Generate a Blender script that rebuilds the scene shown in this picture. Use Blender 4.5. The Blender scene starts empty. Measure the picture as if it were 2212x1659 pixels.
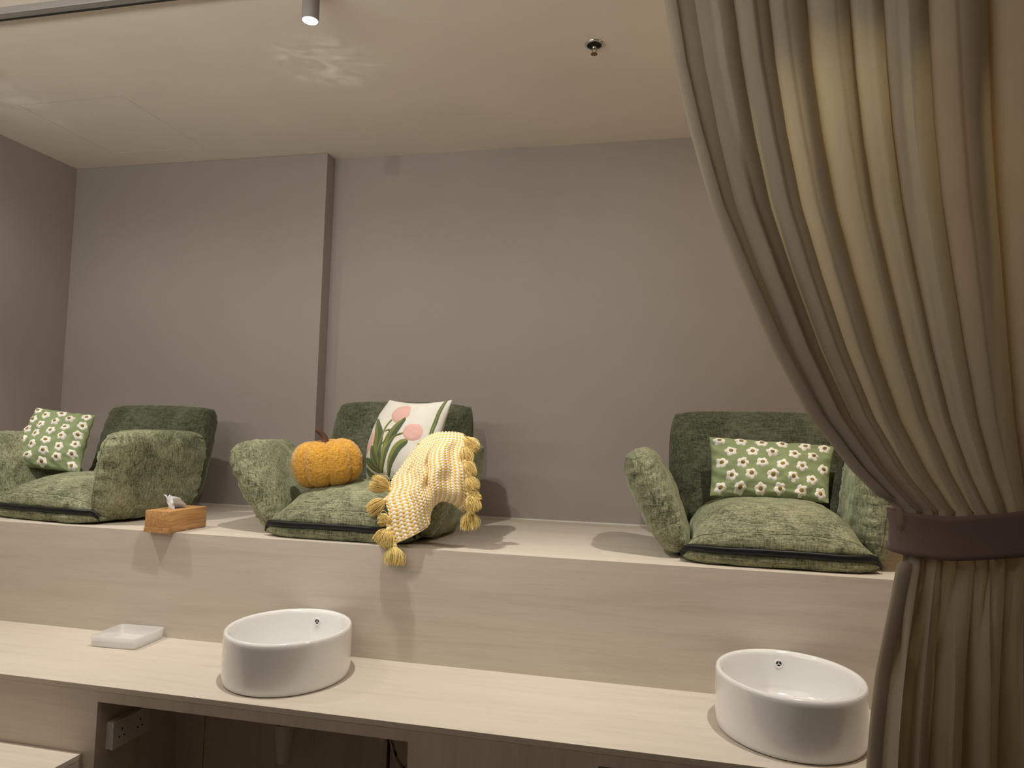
import bpy, bmesh, math, random
from mathutils import Vector, Matrix, noise
random.seed(7)
S = bpy.context.scene
C = S.collection
V = Vector
# ------------------------------------------------------------------ camera
YAW, PITCH, ROLL, FPX = 0.221115585, 0.0676803437, 0.0274288637, 1544.8254
CAM = V((0, 0, 1.616))
cp, sp = math.cos(PITCH), math.sin(PITCH); cy, sy = math.cos(YAW), math.sin(YAW)
FW = V((-sy*cp, cy*cp, sp)); RT0 = V((cy, sy, 0)); UP0 = RT0.cross(FW)
RT = RT0*math.cos(ROLL) + UP0*math.sin(ROLL)
UP = -RT0*math.sin(ROLL) + UP0*math.cos(ROLL)
cd = bpy.data.cameras.new('camera'); cam = bpy.data.objects.new('camera', cd); C.objects.link(cam)
M = Matrix((RT, UP, -FW)).transposed().to_4x4(); M.translation = CAM
cam.matrix_world = M
cd.sensor_width = 36; cd.lens = 36*FPX/2212; cd.clip_start = 0.02
S.camera = cam
# ------------------------------------------------------------------ world, lights, exposure
w = bpy.data.worlds.new('world'); S.world = w; w.use_nodes = True
w.node_tree.nodes['Background'].inputs[0].default_value = (1.0, .86, .70, 1)
w.node_tree.nodes['Background'].inputs[1].default_value = 0.01
S.view_settings.view_transform = 'Standard'; S.view_settings.look = 'None'
S.view_settings.gamma = 1; S.view_settings.use_curve_mapping = False
S.view_settings.exposure = 0.0

def spot(name, loc, target, power, size, blend, radius, col=(1, .86, .70)):
    l = bpy.data.lights.new(name, 'SPOT'); l.energy = power; l.color = col
    l.spot_size = math.radians(size); l.spot_blend = blend; l.shadow_soft_size = radius
    o = bpy.data.objects.new(name, l); C.objects.link(o); o.location = loc
    o.rotation_euler = (V(target)-V(loc)).to_track_quat('-Z', 'Y').to_euler()
    return o
LAMPS = [(-1.257, 2.2), (.44, 2.2), (-2.96, 2.2)]
LAMP_Z = 3.039
WARM = (1, .95, .875)
for (lx, ly) in LAMPS:
    spot('downlight_beam', (lx, ly, LAMP_Z-.004), (lx, ly+.20, 0), 82, 94, .85, .022, WARM)
    if lx < 0: spot('downlight_spill', (lx, ly, LAMP_Z-.006), (lx, ly+.25, 0), 19, 165, .5, .025, WARM)
    else: spot('downlight_spill', (lx, ly, LAMP_Z-.006), (lx-.45, ly+1.7, 1.35), 15, 112, .8, .025, WARM)
# a ceiling spotlight of the room behind the camera, aimed at the wall with the seats
spot('room_spot_beam', (-.62, -1.0, 3.02), (-1.10, 3.5, 2.0), 85, 43, 1.0, .03, WARM)
# added noise-patterned spots standing in for bowl reflections: soft wavering patches on the ceiling
def glint(loc, target, power, size, seed):
    o = spot('glint_standin', loc, target, power, size, 1.0, .004, (1, .97, .93)); l = o.data; l.use_nodes = True; t = l.node_tree
    em = t.nodes['Emission']; tc = t.nodes.new('ShaderNodeTexCoord'); mp = t.nodes.new('ShaderNodeMapping'); mp.inputs['Location'].default_value = (seed, seed*.7, 0)
    mp.inputs['Scale'].default_value = (11, 16, 1)
    no = t.nodes.new('ShaderNodeTexNoise'); no.inputs['Scale'].default_value = 1.0; no.inputs['Detail'].default_value = 3; no.inputs['Distortion'].default_value = 1.6
    rp = t.nodes.new('ShaderNodeValToRGB'); rp.color_ramp.elements[0].position = .44; rp.color_ramp.elements[0].color = (0, 0, 0, 1); rp.color_ramp.elements[1].position = .72
    t.links.new(tc.outputs['Normal'], mp.inputs[0]); t.links.new(mp.outputs[0], no.inputs['Vector']); t.links.new(no.outputs['Fac'], rp.inputs[0]); t.links.new(rp.outputs[0], em.inputs['Color'])
glint((-1.32, 2.36, .80), (-1.45, 2.67, 3.156), 32, 13, 3.1)
glint((-3.01, 2.36, .80), (-3.14, 2.80, 3.156), 16, 17, 7.7)
# added unseen amber point light, makes the curtain glow from behind
pt = bpy.data.lights.new('curtain_glow_fill', 'POINT'); pt.energy = 5.5; pt.color = (1, .62, .24); pt.shadow_soft_size = .06
po = bpy.data.objects.new('curtain_glow_fill', pt); C.objects.link(po); po.location = (1.02, 2.4, 2.3)
# added area light, no fixture: brightens the ceiling
la = bpy.data.lights.new('ceiling_fill', 'AREA'); la.energy = 37; la.color = WARM; la.shape = 'RECTANGLE'; la.size = 2.4; la.size_y = .3
lo = bpy.data.objects.new('ceiling_fill', la); C.objects.link(lo); lo.location = (-2.0, .25, 2.45)
lo.rotation_euler = V((.10, .85, 1)).to_track_quat('-Z', 'Y').to_euler()

# ------------------------------------------------------------------ helpers
def ray(px, py):
    return RT*((px-1106)/FPX) + UP*((829.5-py)/FPX) + FW
def at(px, py, Y):            # point of the room seen at that place of the photograph, at depth Y
    d = ray(px, py); return CAM + d*(Y/d.y)
def link(o): C.objects.link(o); return o
def mesh_obj(name, verts, faces, m=None, parent=None, smooth=True, mats=None, fm=None):
    me = bpy.data.meshes.new(name); me.from_pydata([tuple(v) for v in verts], [], faces)
    for mm in (mats or [m]): me.materials.append(mm)
    if fm: me.polygons.foreach_set('material_index', fm)
    if smooth: me.polygons.foreach_set('use_smooth', [True]*len(me.polygons))
    me.update(); o = bpy.data.objects.new(name, me); link(o)
    if parent: o.parent = parent
    return o
def bm_obj(name, bm, m, parent=None, smooth=False, bevel=0):
    if bevel: bmesh.ops.bevel(bm, geom=list(bm.edges), offset=bevel, segments=2, affect='EDGES', profile=.5)
    bmesh.ops.recalc_face_normals(bm, faces=list(bm.faces))
    me = bpy.data.meshes.new(name); bm.to_mesh(me); bm.free(); me.materials.append(m)
    if smooth:
        me.polygons.foreach_set('use_smooth', [True]*len(me.polygons))
        me.set_sharp_from_angle(angle=math.radians(40))
    o = bpy.data.objects.new(name, me); link(o)
    if parent: o.parent = parent
    return o
def box_bm(bm, lo_, hi):
    vs = [bm.verts.new((x, y, z)) for x in (lo_[0], hi[0]) for y in (lo_[1], hi[1]) for z in (lo_[2], hi[2])]
    for f in ((0,1,3,2),(4,6,7,5),(0,4,5,1),(2,3,7,6),(0,2,6,4),(1,5,7,3)): bm.faces.new([vs[i] for i in f])
def box(name, lo_, hi, m, parent=None, bevel=0):
    bm = bmesh.new(); box_bm(bm, lo_, hi); return bm_obj(name, bm, m, parent, bevel=bevel)
def empty(name, loc, rz=0):
    o = bpy.data.objects.new(name, None); link(o); o.location = loc; o.rotation_euler = (0, 0, rz); o.empty_display_size = .05
    return o
def tag(o, label=None, cat=None, group=None, kind=None):
    if label: o['label'] = label
    if cat: o['category'] = cat
    if group: o['group'] = group
    if kind: o['kind'] = kind
    return o
def grid_faces(nu, nv, wrap_u=False, off=0):
    f = []
    for j in range(nv-1):
        for i in range(nu if wrap_u else nu-1):
            a = off+j*nu+i; b = off+j*nu+(i+1) % nu
            f.append((a, b, b+nu, a+nu))
    return f
def lathe(name, prof, m, parent=None, seg=48, loc=(0, 0, 0), ax=1, ay=1, rot=0, cap=True, smooth=True):
    vs = []; 
    for (r, z) in prof:
        for i in range(seg):
            t = 2*math.pi*i/seg; x = r*ax*math.cos(t); y = r*ay*math.sin(t)
            vs.append((loc[0]+x*math.cos(rot)-y*math.sin(rot), loc[1]+x*math.sin(rot)+y*math.cos(rot), loc[2]+z))
    fs = grid_faces(seg, len(prof), True)
    if cap:
        fs.append(tuple(reversed(range(seg)))); n = len(vs)-seg; fs.append(tuple(range(n, n+seg)))
    o = mesh_obj(name, vs, fs, m, parent, smooth)
    bm = bmesh.new(); bm.from_mesh(o.data); bmesh.ops.recalc_face_normals(bm, faces=list(bm.faces)); bm.to_mesh(o.data); bm.free()
    if smooth: o.data.set_sharp_from_angle(angle=math.radians(50))
    return o
def tube(name, pts, r, m, parent=None, seg=8, radii=None, flat=1.0):
    vs = []; n = len(pts); pts = [V(p) for p in pts]; prev = None
    for i, p in enumerate(pts):
        d = (pts[min(i+1, n-1)]-pts[max(i-1, 0)]).normalized()
        if prev is None:
            a = V((0, 0, 1)) if abs(d.z) < .9 else V((1, 0, 0)); u = d.cross(a).normalized()
        else: u = (prev-d*prev.dot(d)).normalized()
        prev = u; q = d.cross(u); rr = radii[i] if radii else r
        for k in range(seg):
            t = 2*math.pi*k/seg; vs.append(p+u*math.cos(t)*rr+q*math.sin(t)*rr*flat)
    fs = grid_faces(seg, n, True); fs.append(tuple(reversed(range(seg)))); fs.append(tuple(range(len(vs)-seg, len(vs))))
    return mesh_obj(name, vs, fs, m, parent)
def spline(pts, n):
    pts = [V(p) for p in pts]; out = []; m = len(pts)-1
    for i in range(n):
        t = i/(n-1)*m; k = min(int(t), m-1); f = t-k
        p0, p1, p2, p3 = pts[max(k-1, 0)], pts[k], pts[k+1], pts[min(k+2, m)]
        out.append(.5*((2*p1)+(p2-p0)*f+(2*p0-5*p1+4*p2-p3)*f*f+(3*p1-p0-3*p2+p3)*f**3))
    return out
def sp_at(pts, t):
    m = len(pts)-1; t = max(0, min(1, t))*m; k = min(int(t), m-1); f = t-k
    p0, p1, p2, p3 = pts[max(k-1, 0)], pts[k], pts[k+1], pts[min(k+2, m)]
    return .5*((2*p1)+(p2-p0)*f+(2*p0-5*p1+4*p2-p3)*f*f+(3*p1-p0-3*p2+p3)*f**3)

# ------------------------------------------------------------------ materials
def mat(name, col, rough=.6, **kw):
    m = bpy.data.materials.new(name); m.use_nodes = True; b = m.node_tree.nodes['Principled BSDF']
    b.inputs['Base Color'].default_value = (*col, 1); b.inputs['Roughness'].default_value = rough
    for k, v in kw.items(): b.inputs[k.replace('_', ' ')].default_value = v
    return m
class N:
    def __init__(s, m): s.m = m; s.t = m.node_tree; s.b = s.t.nodes['Principled BSDF']
    def n(s, ty, **kw):
        nd = s.t.nodes.new('ShaderNode'+ty)
        for k, v in kw.items():
            if k.startswith('i_'): nd.inputs[k[2:].replace('_', ' ')].default_value = v
            else: setattr(nd, k, v)
        return nd
    def l(s, a, b): s.t.links.new(a, b)
    def coord(s, scale=(1, 1, 1), kind='Object', rot=(0, 0, 0)):
        tc = s.n('TexCoord'); mp = s.n('Mapping'); mp.inputs['Scale'].default_value = scale; mp.inputs['Rotation'].default_value = rot
        s.l(tc.outputs[kind], mp.inputs[0]); return mp.outputs[0]
    def noise(s, co, scale, detail=4, rough=.55, dist=0):
        nd = s.n('TexNoise'); nd.inputs['Scale'].default_value = scale; nd.inputs['Detail'].default_value = detail
        nd.inputs['Roughness'].default_value = rough; nd.inputs['Distortion'].default_value = dist; s.l(co, nd.inputs['Vector']); return nd.outputs['Fac']
    def ramp(s, fac, stops):
        r = s.n('ValToRGB'); e = r.color_ramp.elements
        while len(e) < len(stops): e.new(.5)
        for q, (p, c) in zip(e, stops): q.position = p; q.color = (*c, 1) if len(c) == 3 else c
        s.l(fac, r.inputs[0]); return r.outputs[0]
    def math(s, op, a, b):
        nd = s.n('Math', operation=op)
        for i, x in enumerate((a, b)):
            if isinstance(x, (int, float)): nd.inputs[i].default_value = x
            else: s.l(x, nd.inputs[i])
        return nd.outputs[0]
    def mix(s, f, a, b, bt='MIX'):
        nd = s.n('Mix', data_type='RGBA', blend_type=bt)
        for i, x in ((0, f), (6, a), (7, b)):
            if isinstance(x, (int, float)): nd.inputs[i].default_value = x
            elif isinstance(x, tuple): nd.inputs[i].default_value = (*x, 1)
            else: s.l(x, nd.inputs[i])
        return nd.outputs[2]
    def bump(s, h, dist, strength=1):
        nd = s.n('Bump'); nd.inputs['Distance'].default_value = dist; nd.inputs['Strength'].default_value = strength
        s.l(h, nd.inputs['Height']); s.l(nd.outputs[0], s.b.inputs['Normal'])

def paint(name, col, rough=.75):
    m = mat(name, col, rough); q = N(m); co = q.coord()
    a = q.noise(co, 1.6, 3); c = q.ramp(a, [(.3, tuple(x*.97 for x in col)), (.7, tuple(min(1, x*1.03) for x in col))])
    q.l(c, q.b.inputs['Base Color']); q.bump(q.noise(co, 260, 2), .0006, .35); return m
def wood(name, base, dark, axis='x', sc=1.0):
    m = mat(name, base, .55); q = N(m)
    s1 = {'x': (.55, 9, 9), 'z': (9, 9, .55)}[axis]; s2 = {'x': (2.5, 120, 120), 'z': (120, 120, 2.5)}[axis]
    a = q.noise(q.coord(s1), 2.2*sc, 6, .6, .8); b = q.noise(q.coord(s2), 2.0*sc, 3, .6, .2)
    ca = q.ramp(a, [(.30, dark), (.5, base), (.75, tuple(min(1, x*1.06) for x in base))])
    cb = q.ramp(b, [(.36, (.88, .86, .84)), (.56, (1, 1, 1))])
    c = q.mix(.42, ca, cb, 'MULTIPLY')
    vo = q.n('TexVoronoi'); vo.inputs['Scale'].default_value = 1.0; q.l(q.coord({'x': (2.0, 3.1, 3.1), 'z': (3.1, 3.1, 2.0)}[axis]), vo.inputs['Vector'])
    kn = q.ramp(vo.outputs['Distance'], [(.0, (.72, .66, .6)), (.02, (1, 1, 1))])
    c = q.mix(.45, c, kn, 'MULTIPLY')
    q.l(c, q.b.inputs['Base Color']); q.bump(b, .0004, .3); return m
def velvet(name, dark, light, shift=0.0):
    m = mat(name, light, .85); q = N(m); b = q.b
    b.inputs['Sheen Weight'].default_value = .35; b.inputs['Sheen Roughness'].default_value = .45
    b.inputs['Sheen Tint'].default_value = (.75, .85, .6, 1); b.inputs['Specular IOR Level'].default_value = .2
    n1 = q.noise(q.coord((22, 170, 170), rot=(.1, .15, .05)), 1.0, 3, .65, .6)
    n2 = q.noise(q.coord((170, 170, 22), rot=(.2, .1, .12)), 1.0, 3, .65, .6)
    n3 = q.noise(q.coord(), 9, 4, .6, .8); n4 = q.noise(q.coord(), 3, 2, .5)
    f = q.math('ADD', q.math('MULTIPLY', n1, .33), q.math('MULTIPLY', n2, .33))
    f = q.math('ADD', f, q.math('ADD', q.math('MULTIPLY', n3, .26), q.math('MULTIPLY', n4, .08)))
    mid = tuple((x+y)/2 for x, y in zip(dark, light))
    c = q.ramp(f, [(.40+shift, dark), (.50+shift, mid), (.60+shift, light)])
    q.l(c, b.inputs['Base Color']); q.bump(f, .002, .5); return m

mWall = paint('wall_paint', (.375, .335, .305))
mCeil = paint('ceiling_paint', (.84, .78, .70))
mFloor = wood('floor_wood', (.15, .12, .10), (.11, .085, .065))
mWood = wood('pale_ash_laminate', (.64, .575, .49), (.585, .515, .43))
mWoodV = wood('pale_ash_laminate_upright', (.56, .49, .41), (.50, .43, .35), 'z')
mGap = mat('joint_shadow', (.03, .025, .02), .9)
mCaulk = mat('caulk', (.75, .72, .68), .6)
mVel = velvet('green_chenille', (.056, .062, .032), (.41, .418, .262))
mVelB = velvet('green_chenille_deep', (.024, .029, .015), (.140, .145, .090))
mZip = mat('zipper_tape', (.006, .006, .007), .55)
mCer = mat('white_ceramic', (.88, .88, .87), .12, Coat_Weight=.6, Coat_Roughness=.05)
mDark = mat('dark_hole', (.01, .01, .01), .8)
mPVC = mat('white_pvc', (.60, .56, .50), .4)
mPlate = mat('socket_plastic', (.62, .58, .52), .35)
mSteel = mat('steel', (.55, .53, .50), .3, Metallic=1.0)
mChrome = mat('chrome', (.75, .75, .75), .12, Metallic=1.0)
mBronze = mat('brass_dark', (.25, .19, .10), .35, Metallic=1.0)
mBlack = mat('black_rubber', (.015, .014, .013), .5)
mAlu = mat('grey_aluminium', (.42, .41, .40), .4, Metallic=.6)
mLampBody = mat('lamp_grey', (.27, .25, .235), .5)
mLampOn = mat('lamp_lens', (1, 1, 1), .5)
mLampOn.node_tree.nodes['Principled BSDF'].inputs['Emission Color'].default_value = (1, .95, .88, 1)
mLampOn.node_tree.nodes['Principled BSDF'].inputs['Emission Strength'].default_value = 12
mTissue = mat('tissue_paper', (.82, .84, .88), .8)
def bamboo():
    m = mat('bamboo', (.55, .30, .11), .4); q = N(m)
    a = q.noise(q.coord((60, 4, 60)), 1.5, 4, .6, .3)
    q.l(q.ramp(a, [(.35, (.40, .205, .07)), (.55, (.56, .31, .115)), (.7, (.64, .38, .16))]), q.b.inputs['Base Color']); return m
mBam = bamboo()
def frosted():
    m = mat('frosted_plastic', (.86, .85, .84), .35); q = N(m)
    q.b.inputs['Alpha'].default_value = .5; q.b.inputs['Specular IOR Level'].default_value = .4
    return m
mFrost = frosted()
def cloth(name, col, var=.06, scale=500):
    m = mat(name, col, .85); q = N(m); a = q.noise(q.coord(), 6, 3)
    q.l(q.ramp(a, [(.35, tuple(x*(1-var) for x in col)), (.65, tuple(min(1, x*(1+var)) for x in col))]), q.b.inputs['Base Color'])
    q.bump(q.noise(q.coord(), scale, 2), .0008, .4); return m
mGreenC = cloth('sage_cotton', (.230, .285, .135))
mCream = cloth('cream_cotton', (.66, .63, .56), .03)
mPetal = cloth('white_tuft', (.80, .77, .70), .08, 900)
mOchre = cloth('ochre_tuft', (.27, .19, .035), .25, 900)
mPink = cloth('pink_tuft', (.66, .40, .35), .08, 700)
mLeafD = cloth('leaf_dark_green', (.085, .115, .055), .25)
mLeafL = cloth('leaf_olive', (.20, .22, .055), .2)
mTrimG = cloth('ribbon_green', (.11, .15, .05), .2)
mBead = cloth('ribbon_dots', (.45, .45, .18), .1)
def boucle():
    m = mat('mustard_boucle', (.66, .34, .045), .95); q = N(m)
    a = q.noise(q.coord(), 95, 3, .6, 1.2); b = q.noise(q.coord(), 5, 2)
    f = q.math('ADD', q.math('MULTIPLY', a, .8), q.math('MULTIPLY', b, .2))
    q.l(q.ramp(f, [(.33, (.40, .175, .012)), (.5, (.66, .335, .035)), (.7, (.80, .47, .08))]), q.b.inputs['Base Color'])
    q.b.inputs['Sheen Weight'].default_value = .3; q.bump(a, .005, .9); return m
mPump = boucle()
mStem = cloth('brown_boucle', (.10, .040, .018), .4, 300)
mYarn = cloth('yellow_yarn', (1.0, .74, .29), .10, 600)
mYarnP = cloth('pale_yellow_yarn', (1.0, .80, .40), .1, 600)
def knit():
    m = mat('yellow_white_knit', (.8, .7, .4), .9); q = N(m)
    at_ = q.n('Attribute'); at_.attribute_name = 'stitch'
    q.l(q.mix(at_.outputs['Fac'], (.78, .50, .12), (.88, .82, .70)), q.b.inputs['Base Color']); return m
mKnit = knit()
def curtain_mat():
    m = mat('cream_curtain', (.56, .50, .38), .9); q = N(m); t = q.t
    co = q.coord((1, 1, 1)); a = q.noise(co, 3, 3)
    c = q.ramp(a, [(.3, (.36, .32, .255)), (.7, (.41, .365, .29))])
    q.l(c, q.b.inputs['Base Color']); q.b.inputs['Specular IOR Level'].default_value = .1
    at_ = q.n('Attribute'); at_.attribute_name = 'thin'
    tr = q.n('BsdfTranslucent'); q.l(q.mix(at_.outputs['Fac'], (.85, .66, .30), (.95, .60, .16)), tr.inputs[0])  # amber tint puts the colour of backlit streaks into the thin strips
    mx = q.n('MixShader'); q.l(q.math('ADD', q.math('MULTIPLY', at_.outputs['Fac'], .75), .09), mx.inputs[0])
    q.l(q.b.outputs[0], mx.inputs[1]); q.l(tr.outputs[0], mx.inputs[2])
    q.l(mx.outputs[0], t.nodes['Material Output'].inputs[0])
    q.bump(q.noise(q.coord((300, 300, 60)), 1, 2), .0008, .3); return m
mCurt = curtain_mat()
mTie = cloth('taupe_band', (.17, .12, .105), .05)

# ------------------------------------------------------------------ setting
ZP, ZC, ZT = 1.166, .742, 3.156       # platform top, countertop, ceiling
YB, YP, YR, YF = 3.69, 3.597, 2.612, 2.08   # back wall, pillar face, riser, counter front
XL, XR, XP = -3.58, 1.32, -1.907
tag(box('wall_back', (XL-.1, YB, 0), (XR+.1, YB+.1, ZT), mWall), kind='structure')
tag(box('wall_pillar', (XL, YP, ZP), (XP, YB-.001, ZT-.001), mWall, bevel=.002), kind='structure')
tag(box('wall_left', (XL-.1, -2.1, 0), (XL, YB-.001, ZT), mWall), kind='structure')
tag(box('wall_right', (XR, -2.1, 0), (XR+.1, YB-.001, ZT), mWall), kind='structure')
tag(box('wall_front', (XL, -2.2, 0), (XR, -2.1, ZT), mWall), kind='structure')
tag(box('floor', (XL-.1, -2.2, -.1), (XR+.1, YB+.1, 0), mFloor), kind='structure')
HX0, HX1, HY0, HY1 = -3.16, -2.56, 2.80, 3.412
bm = bmesh.new()
for a, b in (((XL-.1, -2.2), (HX0, YB+.1)), ((HX1, -2.2), (XR+.1, YB+.1)), ((HX0, -2.2), (HX1, HY0)), ((HX0, HY1), (HX1, YB+.1))):
    box_bm(bm, (a[0], a[1], ZT), (b[0], b[1], ZT+.05))
ceil = tag(bm_obj('ceiling', bm, mCeil), kind='structure')
box('access_panel', (HX0+.0038, HY0+.0038, ZT+.0005), (HX1-.0038, HY1-.0038, ZT+.03), mCeil, ceil)
box('panel_backing', (HX0-.02, HY0-.02, ZT+.051), (HX1+.02, HY1+.02, ZT+.06), mGap, ceil)
tag(box('trim_1', (XP, YB-.007, ZP), (XR, YB, ZP+.006), mCaulk), kind='structure')
tag(box('trim_2', (XL, YP-.006, ZP), (XP+.006, YP, ZP+.006), mCaulk), kind='structure')

# ------------------------------------------------------------------ platform and counter
pl = tag(empty('seating_platform', (0, 0, 0)), 'long pale wood platform carrying the green floor chairs, with upright wood riser', 'platform')
box('platform_top', (XL+.001, YR, ZP-.006), (XR-.001, YB-.001, ZP), mWood, pl)
box('riser_panel', (XL+.001, YR, .0), (XR-.001, YR+.020, ZP-.0061), mWood, pl)
ct = tag(empty('counter', (0, 0, 0)), 'long pale wood counter holding the white basins, open cupboards below', 'counter')
O1, O2, O3 = -1.842, -.755, -.19
box('countertop', (XL+.001, YF, ZC-.018), (XR-.001, YR-.0002, ZC), mWood, ct, .0008)
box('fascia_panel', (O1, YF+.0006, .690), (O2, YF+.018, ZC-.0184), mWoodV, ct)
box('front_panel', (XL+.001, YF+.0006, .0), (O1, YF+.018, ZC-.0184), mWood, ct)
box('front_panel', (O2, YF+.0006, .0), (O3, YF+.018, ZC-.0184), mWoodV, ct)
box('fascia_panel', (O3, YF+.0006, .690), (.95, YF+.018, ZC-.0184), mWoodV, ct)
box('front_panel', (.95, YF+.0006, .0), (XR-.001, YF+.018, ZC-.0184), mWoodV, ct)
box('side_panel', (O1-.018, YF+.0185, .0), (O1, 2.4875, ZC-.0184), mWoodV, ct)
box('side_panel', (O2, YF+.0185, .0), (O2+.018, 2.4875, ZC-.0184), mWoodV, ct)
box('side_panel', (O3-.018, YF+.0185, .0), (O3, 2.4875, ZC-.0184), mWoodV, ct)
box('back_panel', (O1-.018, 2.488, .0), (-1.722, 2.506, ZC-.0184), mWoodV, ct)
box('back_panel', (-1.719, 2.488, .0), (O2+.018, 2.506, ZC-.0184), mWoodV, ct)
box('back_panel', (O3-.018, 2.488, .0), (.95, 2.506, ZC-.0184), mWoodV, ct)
# step block at the lower left
st = tag(empty('step_block', (-2.6, 2.0, 0)), 'pale wood step block against the counter front at lower left', 'step')
box('step_top', (-.90, -.42, .503), (.712, .0795, .521), mWood, st, .0008)
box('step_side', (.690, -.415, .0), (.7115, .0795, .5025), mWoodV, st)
box('step_riser', (-.90, -.415, .0), (.6895, -.397, .5025), mWood, st)

# ------------------------------------------------------------------ lamps, sprinkler, rail
def lamp(x, y, label):
    t = tag(empty('ceiling_spotlight', (x, y, ZT)), label, 'ceiling light', 'cylinder downlights above the basins')
    h = ZT-LAMP_Z
    lathe('lamp_body', [(.0285, -.0005), (.0295, -.002), (.0295, -h), (.0272, -h), (.0272, -h+.004)], mLampBody, t, 40, cap=False)
    lathe('lamp_lens', [(.001, -h+.004), (.0268, -h+.004), (.0268, -h+.0045)], mLampOn, t, 40, cap=False)
for (lx, ly), lb in zip(LAMPS, ('grey cylinder downlight glowing white, hung from the ceiling above the left basin',
        'grey cylinder downlight above the right basin, near the curtain', 'grey cylinder downlight by the left wall')): lamp(lx, ly, lb)
sx, sy_ = -.317, 2.725
t = tag(empty('fire_sprinkler', (sx, sy_, ZT)), 'small chrome and brass fire sprinkler head on the ceiling', 'sprinkler')
lathe('escutcheon', [(.0375, -.0003), (.037, -.004), (.034, -.0062), (.029, -.0066), (.0283, -.003)], mChrome, t, 40, cap=False)
lathe('cup', [(.0285, -.0012), (.0285, -.0020), (.004, -.0022)], mDark, t, 32, cap=False)
lathe('sprinkler_body', [(.0055, -.0016), (.0060, -.012), (.0085, -.013), (.0085, -.018), (.005, -.021), (.002, -.022)], mChrome, t, 24)
for s in (-1, 1): tube('frame_arm', spline([(s*.006, 0, -.018), (s*.009, 0, -.026), (s*.0045, 0, -.036), (s*.001, 0, -.040)], 8), .0014, mBronze, t, 6)
lathe('deflector', [(.001, -.037), (.004, -.0395), (.0135, -.0405), (.0135, -.0425), (.001, -.043)], mBronze, t, 24)
rl = tag(empty('curtain_rail', (0, 2.115, ZT)), 'dark grey straight curtain rail fixed along the ceiling', 'curtain rail')
box('rail_channel', (XL+.01, -.020, -.026), (XR-.01, .012, -.0005), mAlu, rl, .002)
box('rail_slot', (XL+.01, .0125, -.028), (XR-.01, .020, -.0005), mBlack, rl)

# ------------------------------------------------------------------ basins
BA = dict(ax=.2152, ay=.2430, rot=.1339); BH = .17
def basin(cx, cy, label, ovpx):
    t = tag(empty('basin', (cx, cy, ZC)), label, 'basin', 'white oval basins on the counter')
    k = 1.0
    outer = [(.93, .0012), (.965, .0012), (.985, .004), (.992, .012), (.997, .03), (1, .10), (1, .150), (.998, .160), (.985, .1675), (.965, .170), (.935, .1685), (.912, .164), (.900, .154), (.893, .135), (.885, .09), (.865, .055), (.81, .034), (.6, .026), (.3, .022), (.10, .020)]
    lathe('bowl', outer, mCer, t, 128, ax=BA['ax'], ay=BA['ay'], rot=BA['rot'], cap=True)
    lathe('drain', [(.001, .0245), (.018, .0245), (.021, .023), (.0215, .0215)], mChrome, t, 32, cap=False)
    # overflow rose on the inner wall, found by following the line of sight
    d = ray(*ovpx); best = None
    for i in range(400):
        p = CAM + d*(1.6+i*.004); q = p-V((cx, cy, ZC)); c_, s_ = math.cos(BA['rot']), math.sin(BA['rot'])
        x = q.x*c_+q.y*s_; y = -q.x*s_+q.y*c_
        if q.y > 0 and q.z < BH and (x/(BA['ax']*.888))**2+(y/(BA['ay']*.888))**2 >= 1: best = (q, x, y); break
    if best:
        q, x, y = best; nx, ny = -x/BA['ax']**2, -y/BA['ay']**2; c_, s_ = math.cos(BA['rot']), math.sin(BA['rot'])
        n = V((nx*c_-ny*s_, nx*s_+ny*c_, 0)).normalized(); u = V((0, 0, 1)).cross(n); z = V((0, 0, 1)); q = q+n*.001
        def ring(name, r0, r1, th, m, par, seg=32, a0=0, a1=2*math.pi):
            vs = []; full = abs(a1-a0-2*math.pi) < 1e-6; ns = seg if full else seg+1
            for (r, hh) in ((r1, -.004), (r1, th*.7), ((r0+r1)/2, th), (r0, th*.7), (r0, -.004)):
                for i in range(ns):
                    a = a0+(a1-a0)*i/seg; vs.append(q+u*math.cos(a)*r+z*math.sin(a)*r+n*hh)
            return mesh_obj(name, vs, grid_faces(ns, 5, full), m, par)
        ov = ring('overflow_ring', .0088, .0142, .0052, mCer, t)
        vs = [q+n*.0026+u*math.cos(a)*.009+z*math.sin(a)*.009 for a in [i*math.pi/12 for i in range(24)]]
        mesh_obj('overflow_hole', vs, [tuple(range(24))], mDark, ov, False)
        for k in range(3):
            a = math.pi/2+k*2*math.pi/3; dr = u*math.cos(a)+z*math.sin(a); sd = n.cross(dr)*.0011
            vs = [q+n*h+dr*r+sd*s for h in (.0020, .0042) for r in (0, .0088) for s in (-1, 1)]
            mesh_obj('spoke', vs, [(0,1,3,2),(4,6,7,5),(0,4,5,1),(2,3,7,6),(0,2,6,4),(1,5,7,3)], mCer, ov, False)
    return t
basin(-1.3196, 2.3690, 'white oval ceramic basin on the counter below the pumpkin chair, whole in view', (686, 1342))
basin(.3567, 2.3660, 'white oval ceramic basin on the counter beside the curtain', (1682, 1433))

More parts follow.
